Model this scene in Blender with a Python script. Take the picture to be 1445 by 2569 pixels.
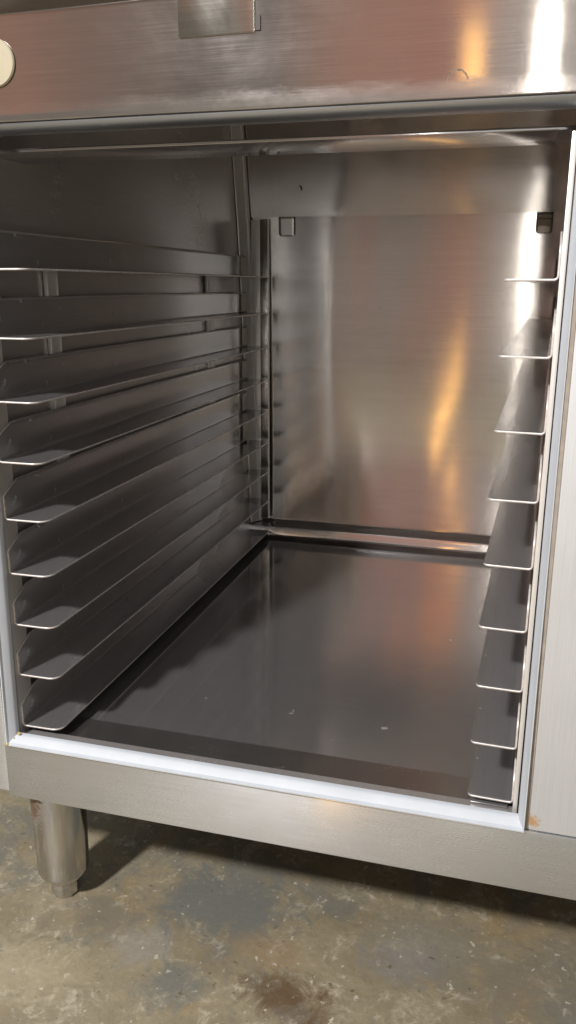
import bpy, bmesh, math, random
from mathutils import Vector, Matrix

random.seed(7)
for o in list(bpy.data.objects):
    bpy.data.objects.remove(o)
S = bpy.context.scene
COL = S.collection
FLOOR = 0.2446            # height of the gasket's lower edge above the concrete floor

# ------------------------------------------------------------------ camera
cam_d = bpy.data.cameras.new('camera')
cam = bpy.data.objects.new('camera', cam_d)
COL.objects.link(cam)
R0 = Vector((0.96367758, 0.26703566, 0.00418176))
F0 = Vector((-0.25628831, 0.92906958, -0.26673212))
U0 = Vector((-0.07511213, 0.25597202, 0.96376164))
M = Matrix((( R0.x, U0.x, -F0.x, 0.56122),
            ( R0.y, U0.y, -F0.y, -0.76476),
            ( R0.z, U0.z, -F0.z, 0.53794 + FLOOR),
            (0, 0, 0, 1)))
cam.matrix_world = M
cam_d.sensor_fit = 'VERTICAL'
cam_d.sensor_height = 36.0
cam_d.sensor_width = 36.0
cam_d.lens = 2066.6 / 2569 * 36.0
cam_d.clip_start = 0.02
cam_d.clip_end = 200
S.camera = cam

# ------------------------------------------------------------------ world: the warm, dim room in front of the counter
world = bpy.data.worlds.new('World')
S.world = world
world.use_nodes = True
nt = world.node_tree
nt.nodes.clear()
N = nt.nodes.new
out = N('ShaderNodeOutputWorld'); bg = N('ShaderNodeBackground')
tc = N('ShaderNodeTexCoord'); sx = N('ShaderNodeSeparateXYZ')
nt.links.new(tc.outputs['Generated'], sx.inputs[0])
neg = N('ShaderNodeMath'); neg.operation = 'MULTIPLY'; neg.inputs[1].default_value = -1
nt.links.new(sx.outputs['Y'], neg.inputs[0])
at = N('ShaderNodeMath'); at.operation = 'ARCTAN2'
nt.links.new(sx.outputs['X'], at.inputs[0]); nt.links.new(neg.outputs[0], at.inputs[1])
mr = N('ShaderNodeMapRange'); mr.inputs['From Min'].default_value = -math.pi/2; mr.inputs['From Max'].default_value = math.pi/2
nt.links.new(at.outputs[0], mr.inputs['Value'])
def make_ramp(stops):
    ramp = N('ShaderNodeValToRGB')
    nt.links.new(mr.outputs[0], ramp.inputs[0])
    cr = ramp.color_ramp
    while len(cr.elements) > 1:
        cr.elements.remove(cr.elements[-1])
    for i, (a, c) in enumerate(stops):
        e = cr.elements[0] if i == 0 else cr.elements.new((a + 90) / 180)
        e.position = (a + 90) / 180
        e.color = (*c, 1)
    return ramp.outputs[0]
# what stands around the room at shelf height ...
high = make_ramp([(-90, (.10, .10, .10)), (-45, (.20, .17, .15)), (-33, (.36, .20, .14)), (-29, (.27, .17, .13)), (-23, (.175, .145, .125)),
         (-15.5, (.185, .155, .14)), (-13, (.33, .21, .165)), (-11, (.44, .245, .185)), (-6, (.46, .24, .185)), (-2.8, (.55, .45, .40)),
         (1, (.58, .54, .50)), (9, (.70, .70, .68)), (16, (.5, .49, .47)), (35, (.22, .22, .21)), (90, (.10, .10, .10))])
# ... and lower down, near the floor
low = make_ramp([(-90, (.10, .10, .10)), (-40, (.17, .15, .13)), (-17, (.19, .17, .14)), (-13.4, (.15, .13, .11)), (-11.8, (.31, .262, .23)),
         (-8.5, (.33, .275, .24)), (-7, (.37, .255, .215)), (-4, (.43, .24, .195)), (-2.5, (.50, .37, .31)), (-1, (.68, .62, .56)),
         (3, (.80, .77, .73)), (12, (.75, .74, .72)), (35, (.22, .22, .21)), (90, (.10, .10, .10))])
lv = N('ShaderNodeMapRange'); lv.interpolation_type = 'SMOOTHSTEP'
lv.inputs['From Min'].default_value = 0.11; lv.inputs['From Max'].default_value = 0.17
nt.links.new(sx.outputs['Z'], lv.inputs['Value'])
mixl = N('ShaderNodeMix'); mixl.data_type = 'RGBA'
nt.links.new(lv.outputs[0], mixl.inputs['Factor'])
nt.links.new(low, mixl.inputs[6]); nt.links.new(high, mixl.inputs[7])
# towards the ceiling the room evens out to a plain grey
el = N('ShaderNodeMapRange'); el.interpolation_type = 'SMOOTHSTEP'
el.inputs['From Min'].default_value = 0.30; el.inputs['From Max'].default_value = 0.55
nt.links.new(sx.outputs['Z'], el.inputs['Value'])
mixc = N('ShaderNodeMix'); mixc.data_type = 'RGBA'
nt.links.new(el.outputs[0], mixc.inputs['Factor'])
nt.links.new(mixl.outputs[2], mixc.inputs[6])
mixc.inputs[7].default_value = (.34, .335, .32, 1)
# a rust-orange patch added to the world, only to reflect in the deck
def band(v, a, b, c, d):
    def step(p, q):
        m = N('ShaderNodeMapRange'); m.interpolation_type = 'SMOOTHSTEP'
        m.inputs['From Min'].default_value = p; m.inputs['From Max'].default_value = q
        nt.links.new(v, m.inputs['Value']); return m.outputs[0]
    m = N('ShaderNodeMath'); m.operation = 'SUBTRACT'
    nt.links.new(step(a, b), m.inputs[0]); nt.links.new(step(c, d), m.inputs[1]); return m.outputs[0]
R_ = math.radians
mm = N('ShaderNodeMath'); mm.operation = 'MULTIPLY'
nt.links.new(band(at.outputs[0], R_(-6.6), R_(-5.4), R_(-3.3), R_(-2.5)), mm.inputs[0])
nt.links.new(band(sx.outputs['Z'],   .27, .31, .54, .60), mm.inputs[1])
mixo = N('ShaderNodeMix'); mixo.data_type = 'RGBA'
nt.links.new(mm.outputs[0], mixo.inputs['Factor'])
nt.links.new(mixc.outputs[2], mixo.inputs[6]); mixo.inputs[7].default_value = (.85, .32, .14, 1)
nt.links.new(mixo.outputs[2], bg.inputs['Color'])
bg.inputs['Strength'].default_value = 1.0
nt.links.new(bg.outputs[0], out.inputs[0])

# ------------------------------------------------------------------ lamps
def area(name, loc, target, sx_, sy_, power, color):
    d = bpy.data.lights.new(name, 'AREA')
    d.shape = 'RECTANGLE'; d.size = sx_; d.size_y = sy_
    d.energy = power; d.color = color
    o = bpy.data.objects.new(name, d); COL.objects.link(o)
    o.location = loc
    o.rotation_euler = (Vector(target) - Vector(loc)).to_track_quat('-Z', 'Y').to_euler()
    return o
# ceiling lamp up front, a little to the left: throws the shadow under the cabinet
area('ceiling_lamp', (-0.70, -2.35, 2.45 + FLOOR), (0.25, 0, 0), 0.22, 0.22, 150, (1.0, 0.965, 0.945))
# tall bright lamp straight behind the photographer
area('standing_lamp', (0.575, -3.5, 1.06 + FLOOR), (0.575, 0, 1.06 + FLOOR), 0.042, 1.32, 3.8, (1.0, 0.95, 0.86))
# unseen amber lights, added only to make the orange streaks in the steel
area('amber_streak_light', (0.07, -6.0, 2.08 + FLOOR), (0.5, 0, 0.75 + FLOOR), 0.14, 0.46, 0.50, (1.0, 0.52, 0.12))
am = area('amber_streak_light', (0.280, -0.75, 0.015 + FLOOR), (0.280, 0.9, 0.015 + FLOOR), 0.036, 0.515, 0.20, (1.0, 0.50, 0.12))
am.rotation_euler = (math.radians(90), math.radians(14), 0)

S.view_settings.view_transform = 'Standard'
S.view_settings.look = 'None'
S.view_settings.exposure = 0
S.view_settings.gamma = 1
S.view_settings.use_curve_mapping = False
S.render.engine = 'CYCLES'
S.cycles.max_bounces = 14
S.cycles.glossy_bounces = 10
S.cycles.diffuse_bounces = 5
S.cycles.use_denoising = True
S.cycles.denoising_input_passes = 'RGB_ALBEDO_NORMAL'
S.cycles.denoising_prefilter = 'ACCURATE'
S.cycles.sample_clamp_indirect = 6.0
S.cycles.caustics_reflective = True

# ------------------------------------------------------------------ materials
def nodes_of(m):
    m.use_nodes = True
    t = m.node_tree
    return t, t.nodes['Principled BSDF']

def noise(t, coord, scale, vec=(1, 1, 1), detail=4, rough=.6, dist=0.0):
    mp = t.nodes.new('ShaderNodeMapping'); mp.inputs['Scale'].default_value = vec
    t.links.new(coord, mp.inputs[0])
    n = t.nodes.new('ShaderNodeTexNoise')
    n.inputs['Scale'].default_value = scale; n.inputs['Detail'].default_value = detail
    n.inputs['Roughness'].default_value = rough; n.inputs['Distortion'].default_value = dist
    t.links.new(mp.outputs[0], n.inputs['Vector'])
    return n.outputs['Fac']

def mapr(t, v, a, b, c, d):
    m = t.nodes.new('ShaderNodeMapRange')
    for k, x in zip(('From Min', 'From Max', 'To Min', 'To Max'), (a, b, c, d)):
        m.inputs[k].default_value = x
    t.links.new(v, m.inputs['Value'])
    return m.outputs[0]

def math_(t, op, a, b):
    m = t.nodes.new('ShaderNodeMath'); m.operation = op
    for i, x in enumerate((a, b)):
        if isinstance(x, (int, float)): m.inputs[i].default_value = x
        else: t.links.new(x, m.inputs[i])
    return m.outputs[0]

def mixrgb(t, f, a, b):
    m = t.nodes.new('ShaderNodeMix'); m.data_type = 'RGBA'
    if isinstance(f, (int, float)): m.inputs['Factor'].default_value = f
    else: t.links.new(f, m.inputs['Factor'])
    for k, x in ((6, a), (7, b)):
        if isinstance(x, tuple): m.inputs[k].default_value = (*x[:3], 1)
        else: t.links.new(x, m.inputs[k])
    return m.outputs[2]

def steel(name, grain='X', tangent=(0, 0, 1), rough=.27, aniso=.75, base=(.58, .56, .53), bump=.04, smudge=.05,
          metallic=.96, spots=(), wear=None, ring=None, fleck=.74, blotch=.2):
    m = bpy.data.materials.new(name)
    t, p = nodes_of(m)
    tco = t.nodes.new('ShaderNodeTexCoord').outputs['Object']
    sc = {'X': (3, 330, 330), 'Y': (330, 3, 330), 'Z': (330, 330, 3)}[grain]
    g = noise(t, tco, 4.0, sc, 5, .65)
    g2 = noise(t, tco, 1.4, {'X': (.6, 50, 50), 'Y': (50, .6, 50), 'Z': (50, 50, .6)}[grain], 3, .6)
    s = noise(t, tco, 7.0, (1, 1, 1), 6, .62, .6)
    s2 = noise(t, tco, 38.0, (1, 1, 1), 3, .6, .2)
    r = math_(t, 'ADD', mapr(t, g, .3, .7, rough - .012, rough + .012), mapr(t, s, .35, .7, -smudge * .4, smudge))
    t.links.new(r, p.inputs['Roughness'])
    c = mixrgb(t, mapr(t, g, .3, .7, 0, 1), tuple(x * .90 for x in base), tuple(min(1, x * 1.09) for x in base))
    c = mixrgb(t, mapr(t, g2, .35, .65, 0, .22), c, tuple(x * .84 for x in base))
    c = mixrgb(t, mapr(t, s, .42, .70, 0, blotch), c, tuple(x * y for x, y in zip(base, (.86, .83, .78))))
    fleck = mapr(t, s2, fleck, fleck + .06, 0, .5)
    c = mixrgb(t, fleck, c, (.62, .62, .62))
    mt = mapr(t, fleck, 0, .5, metallic, .55)
    for (cx, cy, cz, rad, colr) in spots:
        vm = t.nodes.new('ShaderNodeVectorMath'); vm.operation = 'DISTANCE'
        t.links.new(tco, vm.inputs[0]); vm.inputs[1].default_value = (cx, cy, cz)
        wob = math_(t, 'ADD', vm.outputs['Value'], mapr(t, noise(t, tco, 240, (1, 1, 1), 5, .7), .3, .7, -rad * .5, rad * .5))
        f = mapr(t, wob, rad * .4, rad, .9, 0)
        c = mixrgb(t, f, c, colr)
        mt = math_(t, 'MULTIPLY', mt, mapr(t, f, 0, .85, 1, .25))
    if ring:
        cx, cy, cz, rad, colr = ring
        vm = t.nodes.new('ShaderNodeVectorMath'); vm.operation = 'DISTANCE'
        t.links.new(tco, vm.inputs[0]); vm.inputs[1].default_value = (cx, cy, cz)
        d = math_(t, 'ABSOLUTE', math_(t, 'SUBTRACT', vm.outputs['Value'], rad), 0)
        d = math_(t, 'ADD', d, mapr(t, noise(t, tco, 260, (1, 1, 1), 3, .7), .3, .7, -.0006, .0010))
        sp = t.nodes.new('ShaderNodeSeparateXYZ'); t.links.new(tco, sp.inputs[0])
        f = math_(t, 'MULTIPLY', mapr(t, d, .0002, .0011, .9, 0), mapr(t, sp.outputs['Z'], cz - .001, cz + .002, 0, 1))
        c = mixrgb(t, f, c, colr); mt = math_(t, 'MULTIPLY', mt, mapr(t, f, 0, .9, 1, .2))
    if wear:
        z0, z1, x0, x1 = wear
        sp = t.nodes.new('ShaderNodeSeparateXYZ'); t.links.new(tco, sp.inputs[0])
        zz = math_(t, 'ADD', sp.outputs['Z'], mapr(t, noise(t, tco, 30, (.6, 1, 2.5), 6, .68), .3, .7, -.006, .006))
        f = math_(t, 'MULTIPLY', mapr(t, zz, z0, z1, 1, 0), mapr(t, sp.outputs['X'], x0, x1, .08, .42))
        f = math_(t, 'MULTIPLY', f, mapr(t, noise(t, tco, 90, (.3, 1, 1), 5, .7), .3, .65, .45, 1))
        c = mixrgb(t, f, c, (.52, .48, .46))
        mt = math_(t, 'MULTIPLY', mt, mapr(t, f, 0, 1, 1, .55))
        r = math_(t, 'ADD', r, mapr(t, f, 0, 1, 0, .22))
        t.links.new(r, p.inputs['Roughness'])
    t.links.new(c, p.inputs['Base Color'])
    t.links.new(mt, p.inputs['Metallic'])
    p.inputs['Anisotropic'].default_value = aniso
    cv = t.nodes.new('ShaderNodeCombineXYZ')
    for i in range(3): cv.inputs[i].default_value = tangent[i]
    t.links.new(cv.outputs[0], p.inputs['Tangent'])
    h = math_(t, 'ADD', g, math_(t, 'MULTIPLY', g2, .6))
    b = t.nodes.new('ShaderNodeBump'); b.inputs['Strength'].default_value = bump * .3; b.inputs['Distance'].default_value = .0006
    t.links.new(h, b.inputs['Height'])
    t.links.new(b.outputs[0], p.inputs['Normal'])
    return m

RUST = (.26, .12, .04)
ST = {}
ST['top'] = steel('steel_top_panel', 'X', (0, 0, 1), .070, .80, (.60, .56, .535), .05, .05, wear=(.697, .705, .15, .42), ring=(.4945, 0, .7010, .0085, (.10, .07, .04)))
ST['lower'] = steel('steel_lower_rail', 'X', (0, 0, 1), .26, .92, (.73, .755, .79), .02, .03, metallic=.93, blotch=.06,
                    spots=[(.612, -.001, -.0105 + .02, .010, (.45, .27, .12))])
ST['right'] = steel('steel_right_panel', 'Z', (0, 0, 1), .50, .3, (.66, .68, .70), .05, .10, metallic=.45,
                    spots=[(.609, 0, .012, .009, (.50, .27, .09))])
ST['back'] = steel('steel_back', 'X', (0, 0, 1), .125, .95, (.63, .60, .58), .035, .03)
ST['upper'] = ST['back']
ST['wall'] = steel('steel_wall', 'Y', (0, 0, 1), .24, .6, (.60, .575, .565), .03, .04, metallic=.68, blotch=.05)
ST['deck'] = steel('steel_deck', 'X', (0, 1, 0), .10, .35, (.66, .645, .65), .02, .05, metallic=.88, blotch=.12, fleck=.705)
ST['slide'] = steel('steel_slide', 'Y', (.7071, 0, .7071), .19, .5, (.61, .60, .605), .02, .06, metallic=.85, fleck=.665, blotch=.08)
ST['post'] = steel('steel_post', 'Z', (1, 0, 0), .22, .4, (.66, .63, .58), .02, .05)
ST['bright'] = steel('steel_bright_strip', 'Z', (0, 0, 1), .34, .3, (.82, .80, .77), .02, .04, metallic=.40)
ST['leg'] = steel('steel_leg', 'Z', (0, 0, 1), .14, .5, (.60, .59, .58), .03, .06, metallic=1.0,
                  spots=[(.001, .030, -.108, .030, (.13, .075, .04)), (.012, .022, -.101, .019, (.12, .07, .04)), (.001, .027, -.096, .024, (.13, .075, .04)), (.014, .018, -.086, .018, (.14, .085, .05)), (.001, .031, -.122, .012, (.16, .10, .06))])
ST['darkpost'] = steel('steel_dark_post', 'Z', (1, 0, 0), .22, .3, (.40, .375, .355), .02, .04)
ST['lug'] = steel('steel_weld_lug', 'Y', (0, 0, 1), .40, .2, (.80, .74, .63), .04, .12, metallic=.35, fleck=.60)
ST['sill'] = steel('steel_sill', 'X', (0, 1, 0), .24, .6, (.42, .40, .39), .03, .06, metallic=.94, blotch=.15)
ST['frontpost'] = steel('steel_front_post', 'Z', (0, 0, 1), .34, .3, (.60, .575, .56), .02, .06, metallic=.55)
ST['lip'] = steel('steel_rolled_lip', 'X', (0, 0, 1), .36, .3, (.40, .42, .45), .02, .05, metallic=.9)
ST['nose'] = steel('steel_shaded_nosing', 'X', (0, 0, 1), .35, .3, (.20, .175, .165), .02, .05, metallic=.9)  # dark base colour stands in for the dark reflection under the overhang
ST['plate'] = steel('steel_scuffed_plate', 'X', (0, 0, 1), .11, .75, (.50, .48, .44), .03, .10)
ST['tab'] = steel('steel_tab', 'Z', (1, 0, 0), .30, .2, (.42, .39, .34), .02, .05)

def plain(name, col, rough=.5, metallic=0, var=.1, scale=60):
    m = bpy.data.materials.new(name); t, p = nodes_of(m)
    tco = t.nodes.new('ShaderNodeTexCoord').outputs['Object']
    n = noise(t, tco, scale, (1, 1, 1), 5, .6)
    c = mixrgb(t, mapr(t, n, .3, .7, 0, 1), tuple(x * (1 - var) for x in col), tuple(min(1, x * (1 + var)) for x in col))
    t.links.new(c, p.inputs['Base Color'])
    p.inputs['Roughness'].default_value = rough; p.inputs['Metallic'].default_value = metallic
    return m
GASKET = plain('gasket_pvc', (.54, .58, .63), .55, 0, .05, 25)
CAP = plain('cap_plastic', (.47, .42, .30), .4, 0, .05)
CAPIN = plain('cap_core', (.30, .29, .27), .4, .6, .1)
BLACK = plain('dark_hole', (.008, .008, .008), .8)
LOW_BOUNCE = plain('low_bounce_underside', (.07, .06, .05), .7, 0, .3, 40)  # coloured dark so the base plate bounces less light into the shadow below
NOTCH_SHADE = plain('notch_shade', (.07, .06, .055), .6, .3)
EDGE = plain('cut_edge_steel', (.74, .70, .68), .45, .40, .18, 200)
TAN = plain('sealant_tan', (.36, .31, .26), .6, 0, .15, 80)
GLUE = plain('glue_amber', (.50, .36, .13), .5, 0, .25, 300)

def concrete():
    m = bpy.data.materials.new('stained_concrete'); t, p = nodes_of(m)
    tco = t.nodes.new('ShaderNodeTexCoord').outputs['Object']
    mid = noise(t, tco, 9, (1, 1.3, 1), 8, .70, .8)
    off = t.nodes.new('ShaderNodeVectorMath'); off.operation = 'ADD'; off.inputs[1].default_value = (7.3, 3.1, 0)
    t.links.new(tco, off.inputs[0]); o2 = off.outputs[0]
    grey = noise(t, o2, 5.5, (1, 1, 1), 8, .66, .5)
    brown = noise(t, o2, 4.0, (1.2, 1, 1), 7, .66, .4)
    pale = noise(t, o2, 17, (1, 1, 1), 10, .74, 1.0)
    edge = noise(t, tco, 20, (1, 1, 1), 10, .76, .9)
    grit = noise(t, tco, 55, (1, 1, 1), 8, .72, .5)
    fine = noise(t, tco, 140, (1, 1, 1), 6, .7)
    c = mixrgb(t, mapr(t, mid, .30, .68, 0, 1), (.23, .188, .117), (.345, .292, .192))
    def patch(c, x, y, r, col, amt, sx=1.0):
        mp = t.nodes.new('ShaderNodeMapping'); mp.inputs['Scale'].default_value = (sx, 1, 1)
        t.links.new(tco, mp.inputs[0])
        vm = t.nodes.new('ShaderNodeVectorMath'); vm.operation = 'DISTANCE'
        t.links.new(mp.outputs[0], vm.inputs[0]); vm.inputs[1].default_value = (x * sx, y, -FLOOR)
        wob = math_(t, 'ADD', vm.outputs['Value'], mapr(t, edge, .28, .72, -r * .95, r * .95))
        return mixrgb(t, mapr(t, wob, r * .55, r * 1.25, amt, 0), c, col)
    GREY = (.205, .215, .195); BROWN = (.20, .135, .075)
    c = mixrgb(t, mapr(t, grey, .53, .59, 0, .8), c, (.175, .175, .155))
    c = mixrgb(t, mapr(t, brown, .56, .64, 0, .75), c, (.33, .235, .115))
    mott = noise(t, o2, 44, (1, 1, 1), 10, .78, 1.4)
    spk = noise(t, tco, 85, (1, 1, 1), 4, .6, .3)
    c = mixrgb(t, mapr(t, mott, .38, .48, .42, 0), c, (.16, .14, .095))
    c = mixrgb(t, mapr(t, pale, .55, .63, 0, .55), c, (.46, .41, .31))
    c = mixrgb(t, mapr(t, math_(t, 'MULTIPLY', mott, mapr(t, pale, .40, .60, .85, 1.12)), .56, .63, 0, .6), c, (.54, .49, .39))
    c = mixrgb(t, mapr(t, grit, .30, .52, .42, 0), c, (.17, .15, .10))
    for a in FLOOR_MARKS: c = patch(c, *a)
    c = mixrgb(t, mapr(t, spk, .66, .70, 0, .7), c, (.66, .62, .54))
    c = mixrgb(t, mapr(t, spk, .30, .34, .7, 0), c, (.09, .075, .055))
    c = mixrgb(t, mapr(t, fine, .3, .70, .36, 0), c, (.17, .15, .105))
    c = mixrgb(t, mapr(t, fine, .67, .73, 0, .6), c, (.60, .57, .50))
    t.links.new(c, p.inputs['Base Color'])
    t.links.new(mapr(t, mid, .3, .7, .38, .62), p.inputs['Roughness'])
    b = t.nodes.new('ShaderNodeBump'); b.inputs['Strength'].default_value = .35; b.inputs['Distance'].default_value = .002
    t.links.new(math_(t, 'ADD', fine, math_(t, 'MULTIPLY', pale, 1.2)), b.inputs['Height'])
    t.links.new(b.outputs[0], p.inputs['Normal'])
    return m
GREY = (.150, .158, .148); BROWN = (.185, .120, .065)
FLOOR_MARKS = [(.17, -.01, .035, (.30, .285, .26), .6, .8), (.52, .085, .05, (.22, .205, .165), .7, .6), (.70, .08, .06, (.20, .18, .135), .7, .7), (.245, .085, .060, GREY, .95, .65), (.360, -.032, .034, (.12, .07, .035), 1.0, .75), (.05, -.08, .05, (.42, .36, .24), .6, .7), (.11, .02, .03, (.17, .15, .12), .7, .7), (.225, -.055, .032, GREY, .8, .8),
               (.475, .050, .030, (.23, .215, .205), .6, .6), (.61, .045, .045, (.215, .185, .135), .7, .7), (.33, .02, .03, (.30, .20, .11), .5, .6)]
CONC = concrete()

# ------------------------------------------------------------------ mesh helpers
def box(bm, x0, x1, y0, y1, z0, z1, bev=0.0, seg=2):
    r = bmesh.ops.create_cube(bm, size=1)
    vs = r['verts']
    for v in vs:
        v.co = Vector((x0 + (v.co.x + .5) * (x1 - x0), y0 + (v.co.y + .5) * (y1 - y0), z0 + (v.co.z + .5) * (z1 - z0)))
    if bev:
        es = list({e for v in vs for e in v.link_edges})
        bmesh.ops.bevel(bm, geom=es, offset=bev, segments=seg, affect='EDGES', profile=.6)

def grid(bm, us, vs, f):
    rows = [[bm.verts.new(f(u, v)) for u in us] for v in vs]
    for j in range(len(vs) - 1):
        for i in range(len(us) - 1):
            bm.faces.new((rows[j][i], rows[j][i + 1], rows[j + 1][i + 1], rows[j + 1][i]))

def lin(a, b, n):
    return [a + (b - a) * i / n for i in range(n + 1)]

def lathe(bm, cx, cy, prof, n=48):
    rings = [[bm.verts.new((cx + r * math.cos(2 * math.pi * k / n), cy + r * math.sin(2 * math.pi * k / n), z)) for k in range(n)] for r, z in prof]
    for a, b in zip(rings, rings[1:]):
        for k in range(n):
            bm.faces.new((a[k], a[(k + 1) % n], b[(k + 1) % n], b[k]))
    bm.faces.new(rings[0]); bm.faces.new(rings[-1])

def build(name, bm, mat, parent=None, smooth=True, loc=None):
    """link a bmesh as one object; its coordinates are scene coordinates with z measured from the gasket's lower edge"""
    bmesh.ops.recalc_face_normals(bm, faces=bm.faces)
    me = bpy.data.meshes.new(name); bm.to_mesh(me); bm.free()
    me.materials.append(mat)
    if smooth:
        for p in me.polygons: p.use_smooth = True
        me.set_sharp_from_angle(angle=math.radians(32))
    o = bpy.data.objects.new(name, me); COL.objects.link(o)
    if parent is None:
        o.location = (0, 0, FLOOR)
    else:
        o.parent = parent
        if loc: o.location = loc
    return o

def thing(name, label, cat, loc=(0, 0, FLOOR), group=None):
    o = bpy.data.objects.new(name, None); COL.objects.link(o)
    o.location = loc; o.empty_display_size = .05
    o['label'] = label; o['category'] = cat
    if group: o['group'] = group
    return o

# ------------------------------------------------------------------ floor (setting)
bm = bmesh.new()
grid(bm, lin(-5, 5, 20), lin(-7, 3, 20), lambda x, y: (x, y, -FLOOR))
fl = build('floor', bm, CONC, smooth=False)
fl['kind'] = 'structure'

# ------------------------------------------------------------------ the counter
cab = thing('steel_counter', 'large stainless steel kitchen counter with an open lower cabinet, on one visible round leg', 'counter')
H = .6847
YB = .9345
ZC = .86

def leftx(y, z):      # the left wall leans a little towards the back
    k = max(0.0, y) / YB
    return k * (.017 - .036 * z)

def rightx(y):
    return .6085 + max(0.0, y) / YB * .032

# front skin
bm = bmesh.new(); box(bm, -.006, .95, .0, .030, -.0735, -.0002, .0025)
lower = build('lower_rail', bm, ST['lower'], cab)
bm = bmesh.new(); box(bm, .6062, .95, .0, .030, .0012, .684, .002)
build('front_panel', bm, ST['right'], cab)
bm = bmesh.new(); box(bm, .6027, .6060, .0015, .030, .0010, .684)
build('sealant_joint', bm, TAN, cab)
bm = bmesh.new(); box(bm, -.09, -.0075, .006, .05, -.072, .684, .003)
build('side_stile', bm, ST['lower'], cab)

def top_profile(x, k):
    return None
bm = bmesh.new()
# top panel with a rolled lower edge, gently uneven
prof = [(.028, .6872), (.006, .6868), (.002, .6873), (.0004, .689), (0, .692)] + [(0, z) for z in lin(.697, .86, 14)]
def topf(x, i):
    y, z = prof[int(i)]
    w = (0.0006 * math.sin(x * 11 + 1.3) * min(1, max(0, (z - .69) / .02)) + .0003 * math.sin(x * 27 + z * 12)) * min(1, max(0, (.5 - x) / .2))
    return (x, y + w, z)
grid(bm, lin(-.12, .95, 60), list(range(len(prof))), topf)
build('top_panel', bm, ST['top'], cab)

# flange of the drawer front above, proud of the panel
bm = bmesh.new(); box(bm, .2480, .3190, -.0026, -.0008, .7487, .86, .0008)
pl = build('drawer_flange', bm, ST['plate'], cab)
bm = bmesh.new(); box(bm, .3195, .3240, -.0022, -.0010, .7500, .7615)
build('notch_shadow', bm, NOTCH_SHADE, cab)  # dark block standing in for the shadow in the notch

bm = bmesh.new()
grid(bm, lin(-.12, .2475, 8), [0, 1, 2], lambda x, i: (x, (-.0008, -.0030, -.0200)[int(i)], .7805 + (0, .0004, .0120)[int(i)] + .012 * max(0, x - .10)))
build('nosing', bm, ST['nose'], cab)
# beige round cap
bm = bmesh.new()
n = 48
cpx, cpz = .0590, .7395
def ring(r, y): return [bm.verts.new((cpx + r * math.cos(2 * math.pi * k / n), y, cpz + r * math.sin(2 * math.pi * k / n))) for k in range(n)]
rs = [ring(.0213, -.0005), ring(.0213, -.0016), ring(.0203, -.0028), ring(.0068, -.0030), ring(.0060, -.0022), ring(.0060, -.0006)]
for a, b in zip(rs, rs[1:]):
    for k in range(n): bm.faces.new((a[k], a[(k + 1) % n], b[(k + 1) % n], b[k]))
cap = build('round_cap', bm, CAP, cab)
bm = bmesh.new()
r = ring(.0060, -.0010); bm.faces.new(r)
build('core', bm, CAPIN, cap, smooth=False)

# gasket: mitred frame
def frame(bm, x0, x1, z0, z1, prof, kl=1, kr=1, kt=1, yt=0, kb=1):
    loops = []
    for d, y in prof:
        loops.append([bm.verts.new(c) for c in ((x0 + d * kl, y, z0 + d * kb), (x1 - d * kr, y, z0 + d * kb), (x1 - d * kr, y + yt, z1 - d * kt), (x0 + d * kl, y + yt, z1 - d * kt))])
    for a, b in zip(loops, loops[1:]):
        for k in range(4): bm.faces.new((a[k], a[(k + 1) % 4], b[(k + 1) % 4], b[k]))
bm = bmesh.new()
frame(bm, 0, .6025, 0, .6890, [(0, .004), (0, -.0040), (.0008, -.0052), (.0026, -.0050), (.0034, -.0036), (.0040, -.0018), (.0115, .0035), (.0130, .0070), (.0132, .0105), (.0110, .0110)], .72, .52, .30, .012, .84)
gk = build('door_gasket', bm, GASKET, cab)
for (x, y, z, s) in ((.0015, -.0055, .002, .0026), (.0125, .004, .0125, .0026), (.0045, -.003, .0048, .0012)):
    pass
bm = bmesh.new()
for (x, y, z, s) in ((.0015, -.0050, .002, .0024), (.0128, .005, .0128, .0022), (.008, .0012, .0082, .0010)):
    r = bmesh.ops.create_icosphere(bm, subdivisions=2, radius=s)
    for v in r['verts']:
        v.co = Vector((x + v.co.x * random.uniform(.8, 1.2), y + v.co.y * .6, z + v.co.z * random.uniform(.8, 1.2)))
build('glue_blob', bm, GLUE, gk)

bm = bmesh.new()
lp = [(.0005 + .0125 * (1 - math.cos(a)), .6868 - .0075 * math.sin(a)) for a in lin(0, math.pi / 2, 8)] + [(.020, .6797), (.030, .681)]
grid(bm, lin(-.0005, .6055, 30), list(range(len(lp))), lambda x, i: (x, lp[int(i)][0], lp[int(i)][1]))
build('rolled_lip', bm, ST['lip'], cab)
# inside of the opening behind the gasket (jambs and sill)
bm = bmesh.new()
frame(bm, -.002, .6075, .0005, .6875, [(.004, .0108), (.0050, .0115), (.0045, .030)], 1, 1, 1.5)
build('opening_frame', bm, ST['wall'], cab, smooth=False)

# interior skins
bm = bmesh.new()
grid(bm, lin(.02, YB, 30), lin(-.03, ZC, 20), lambda y, z: (leftx(y, z) + .0006 * math.sin(y * 9) * math.sin(z * 7), y, z))
build('side_wall', bm, ST['wall'], cab)
bm = bmesh.new()
grid(bm, lin(.02, YB, 20), lin(-.03, ZC, 20), lambda y, z: (rightx(y), y, z))
rw = build('side_wall', bm, ST['wall'], cab)
bm = bmesh.new()
box(bm, .6005, .6045, .150, .176, .03, .535)
strip = build('slotted_strip', bm, ST['post'], cab)
bm = bmesh.new()
z = .05
while z < .525:
    box(bm, .5998, .6008, .1494, .1650, z, z + .006)
    z += .0168
build('slots', bm, BLACK, strip, smooth=False)

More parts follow.
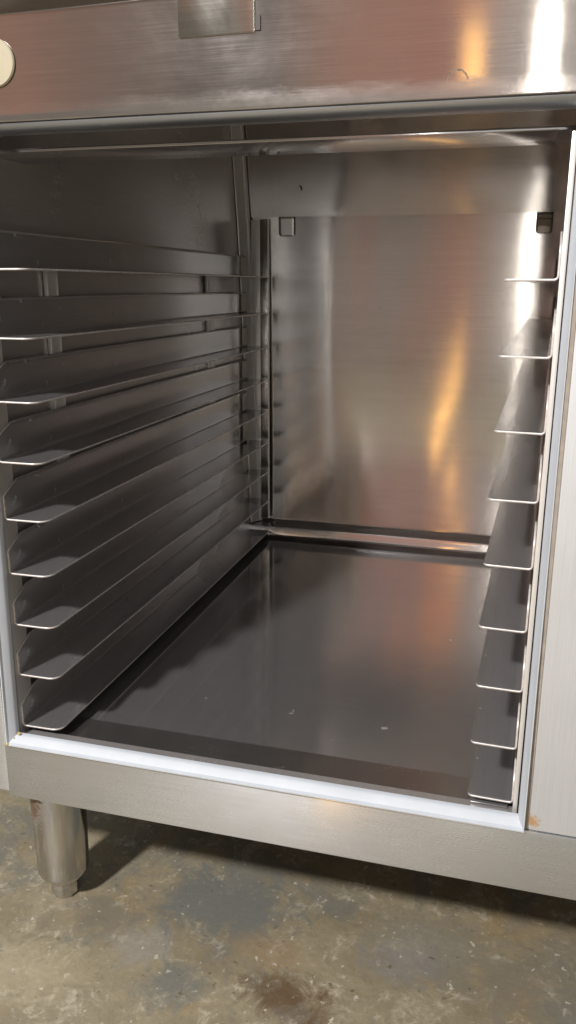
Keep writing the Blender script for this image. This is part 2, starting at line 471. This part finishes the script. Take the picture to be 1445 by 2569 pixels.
def smooth(a, b, x):
    t = min(1, max(0, (x - a) / (b - a))); return t * t * (3 - 2 * t)
def warp(x, z):
    w = .0011 * math.sin(x * 14 + z * 3.0 + .6) + .0007 * math.sin(x * 31 - z * 5 + 2.0) + .0010 * math.sin(z * 9 + x * 4)
    w *= smooth(.40, .22, x) * .85
    w += .0007 * math.sin(x * 52 + z * 4) * smooth(.22, .08, x)
    if z > .5: w -= (z - .5) ** 2 / .17 * .055 / 2
    return w + .0002 * math.sin(z * 12)
bm = bmesh.new()
grid(bm, lin(-.03, .645, 74), lin(-.03, .6690, 70), lambda x, z: (x, YB + warp(x, z), z))
build('back_panel', bm, ST['back'], cab)
bm = bmesh.new()
prof = [(YB + .0035, .6688), (YB - .003, .6684), (YB - .003, .6688)] + [(YB - .003, z) for z in lin(.68, ZC, 12)]
def upf(x, i):
    y, z = prof[int(i)]
    return (x, y - .0048 - max(0, z - .668) * .095 + .0010 * math.sin(x * 13 + z * 8) * smooth(.668, .72, z) * smooth(.60, .40, x) - .0007 * math.sin((z - .668) * 33) * smooth(.45, .58, x) * x, z)
grid(bm, lin(-.035, .645, 60), list(range(len(prof))), upf)
up = build('upper_back_panel', bm, ST['back'], cab)
# hole
bm = bmesh.new()
pts = [(.1165, .7275), (.1195, .7255), (.1222, .7215), (.1215, .7175), (.1198, .7160), (.1200, .7200), (.1180, .7230)]
bm.faces.new([bm.verts.new((x, YB - .0082 - (z - .668) * .095, z)) for x, z in pts])
build('hole', bm, BLACK, up, smooth=False)
# hanging tabs
def tab(x0, x1, mat, flat=False):
    bm = bmesh.new()
    pr = [(.9275, .6690), (.9262, .6600), (.9258, .6570), (.9235, .6550), (.9222, .6500), (.9222, .6420), (.9224, .6365), (.9226, .6335), (.9228, .6310)]
    if flat: pr = [(.9283 + .00032 * k, .6686 - .0042 * k) for k in range(6)] + [(.9305, .6365), (.9307, .6335), (.9308, .6310)]
    ins = [0, 0, 0, 0, 0, 0, 0, .001, .005]
    us = lin(0, 1, 6)
    grid(bm, us, list(range(len(pr))), lambda u, i: (x0 + ins[int(i)] + (x1 - x0 - 2 * ins[int(i)]) * u, pr[int(i)][0], pr[int(i)][1]))
    o = build('hanging_tab', bm, mat, up)
    sm = o.modifiers.new('thickness', 'SOLIDIFY'); sm.thickness = .0010
    return o
tab(.5730, .6030, ST['tab']); tab(.0720, .1060, ST['upper'], True)

# bottom cove rail along the back
bm = bmesh.new()
prof = [(YB, .0325), (YB - .005, .0320), (YB - .0085, .0295), (YB - .012, .0285), (YB - .030, .0262), (YB - .0345, .0245), (YB - .0360, .0210), (YB - .0385, .0070), (YB - .0405, .0052), (YB - .0400, .0040)]
grid(bm, lin(.0, .642, 20), list(range(len(prof))), lambda x, i: (x, prof[int(i)][0] + .0012 * math.sin(x * 9), prof[int(i)][1] + .0016 * math.sin(x * 4.9) * (1 if prof[int(i)][1] < .01 else 0)))
build('rear_cove', bm, ST['deck'], cab)
# vertical corner strip
bm = bmesh.new()
prof = [(.0005, -.026), (.0015, -.0272), (.0032, -.0268), (.0040, -.0250), (.0050, -.0215), (.0150, -.0070), (.0165, -.0068), (.0185, -.0076), (.0196, -.0064), (.0200, -.0005)]
grid(bm, list(range(len(prof))), lin(.03, ZC, 26), lambda i, z: (leftx(YB, z) + prof[int(i)][0], YB + prof[int(i)][1] - .002 - (.006 + .055 * max(0, (z - .5)) ** 2 / .34 if z < .668 else .006 + .0048 + (z - .668) * .095), z))
build('corner_strip', bm, ST['bright'], cab)
# deck and sill
bm = bmesh.new()
grid(bm, lin(.0, .642, 24), lin(.0785, YB, 30), lambda x, y: (x, y, -.0012 + .0009 * math.sin(x * 10) * math.sin(y * 7)))
build('deck', bm, ST['deck'], cab)
bm = bmesh.new()
prof = [(.0175, .0045), (.030, .0030), (.074, .0012), (.0790, .0008), (.0792, -.003)]
grid(bm, lin(.0, .6075, 24), list(range(len(prof))), lambda x, i: (x, prof[int(i)][0], prof[int(i)][1]))
build('sill', bm, ST['sill'], cab)
# ceiling and hemmed flange under the top
bm = bmesh.new(); grid(bm, lin(-.04, .65, 4), lin(.0, YB, 6), lambda x, y: (x, y, ZC))
build('ceiling_panel', bm, ST['wall'], cab, smooth=False)
bm = bmesh.new(); box(bm, -.01, .6070, .055, .135, .6690, .6728, .0012)
build('top_flange', bm, ST['deck'], cab)
# outer shell: bottom, left side, right, back, worktop
bm = bmesh.new()
box(bm, -.0055, .95, .031, .965, -.0700, -.0620)
build('base_plate', bm, LOW_BOUNCE, cab, smooth=False)
bm = bmesh.new()
box(bm, -.050, -.046, .052, .965, -.0610, .865)
box(bm, .95, .954, .031, .965, -.0700, .865)
box(bm, -.050, .95, .966, .970, -.0700, .865)
box(bm, -.12, 1.0, -.02, .98, .866, .905)
build('outer_shell', bm, ST['lower'], cab, smooth=False)

# leg
bm = bmesh.new()
lx, ly = .0305, .0500
lathe(bm, lx, ly, [(.0355, -.0698), (.0355, -.076), (.0328, -.2040), (.0318, -.2080), (.0235, -.2195), (.0185, -.2208)])
leg = build('leg', bm, ST['leg'], cab)
bm = bmesh.new()
lathe(bm, lx, ly, [(.0165, -.2207), (.0178, -.2222), (.0178, -.2405), (.0170, -.2430), (.0160, -.2446)], 10)
build('foot', bm, ST['leg'], leg)
for xx, yy in ((.0265, .90), (.90, .05), (.90, .90)):
    c = leg.copy(); COL.objects.link(c); c.parent = cab; c.location = (xx - lx, yy - ly, 0)
    f = leg.children[0].copy(); COL.objects.link(f); f.parent = c

# ------------------------------------------------------------------ tray racks with nine slides each
Y0, Y1 = .020, .9045
def slide_mesh(side):
    """side=+1: ledge points to +x from a web standing on the left; local origin on the bend line at z=0"""
    web, ledge, rad = .042, .0515 if side > 0 else .0460, .0035
    cols = []   # (x, z, front cut, back cut)
    for h in lin(web, .012, 6): cols.append((0, h, max(0, (h - .027) * 2.0), max(0, (h - .036) * 1.0)))
    cols.append((0, rad, 0, 0))
    for k in range(1, 5):
        a = math.pi / 2 * k / 4
        cols.append((rad - rad * math.cos(a), rad - rad * math.sin(a), 0, 0))
    R = .012 if side > 0 else .006
    us = lin(.008, ledge - R, 4) + [ledge - R * (1 - math.sin(math.pi / 2 * k / 6)) for k in range(1, 7)]
    for u in us:
        t = max(0, (u - (ledge - R)) / R)
        cut = R * (1 - math.sqrt(max(0, 1 - t * t)))
        cols.append((u, 0, cut, cut * .3))
    bm = bmesh.new()
    vs = [0, .004, .02] + lin(.06, 1, 14)
    def f(i, v):
        x, z, c0, c1 = cols[int(i)]
        a, b = Y0 + c0, Y1 - c1
        y = a + (b - a) * v
        return (side * x + .0004 * math.sin(y * 5) * (1 if x > .01 else 0), y, z + .0003 * math.sin(y * 4 + x * 10))
    grid(bm, list(range(len(cols))), vs, f)
    return bm

def make_rack(side, label, xbend, zs):
    root = thing('tray_rack', label, 'tray rack', (xbend, 0, FLOOR), 'pair of tray racks inside the counter')
    first = None
    for z in zs:
        if first is None:
            first = build('slide', slide_mesh(side), ST['slide'], root)
            sm = first.modifiers.new('thickness', 'SOLIDIFY'); sm.thickness = .0020; sm.offset = 0
            first.data.materials.append(EDGE); sm.material_offset_rim = 1
            s = first
        else:
            s = first.copy(); COL.objects.link(s); s.parent = root
        s.location = (random.uniform(-.0006, .0006), random.uniform(-.0015, .0015), z)
        s.rotation_euler = (random.uniform(-.0012, .0012), random.uniform(-.006, .006), random.uniform(-.0015, .0015))
    return root
ZR_TURN = -.0345
zL = [.5514, .4805, .412, .3445, .2773, .2121, .1477, .0833, .0152]
zR = [.5423, .4747, .4056, .34, .2736, .2083, .1432, .0783, .0153]
rl = make_rack(1, 'steel tray rack with nine dark slides along the left inner wall', .0090, zL)
rr = make_rack(-1, 'steel tray rack with nine slides and a bright edge post by the light front panel', .5880, zR)

rr.rotation_euler = (0, 0, ZR_TURN)
def bar(root, name, x0, x1, y0, y1, z0, z1, mat, bev=.0006):
    bm = bmesh.new(); ox = root.location.x
    box(bm, x0 - ox, x1 - ox, y0, y1, z0, z1, bev)
    return build(name, bm, mat, root)
# left rack: uprights behind the webs, rear angle post
bar(rl, 'post', .0030, .0078, .0165, .046, .004, .600, ST['frontpost'], .0008)
bar(rl, 'post', .0002, .0062, .152, .176, .010, .585, ST['bright'], .0015)
bar(rl, 'post', .0008, .0072, .692, .720, .010, .585, ST['bright'], .0015)
bar(rl, 'post', .0350, .0508, .9200, .9270, .036, .664, ST['darkpost'])
bar(rl, 'post_edge', .0509, .0526, .9190, .9265, .036, .664, ST['bright'])
bar(rl, 'post_flange', .0155, .0347, .9200, .9260, .040, .662, ST['bright'])
for z in zL:      # welded lugs at the far end of every slide
    bar(rl, 'weld_lug', .0112, .0122, .868, .898, z + .004, z + .038, ST['lug'], .0003)
# right rack
bar(rr, 'post', .5892, .5940, .016, .042, .004, .662, ST['bright'], .0012)
bar(rr, 'post', .5892, .5925, .690, .720, .010, .600, ST['post'])
# lower runner doubled under the last slide
bm = bmesh.new()
box(bm, -.0420, -.004, .023, .885, -.0085 + .0153, -.0070 + .0153, .0004)
build('runner', bm, ST['slide'], rr)
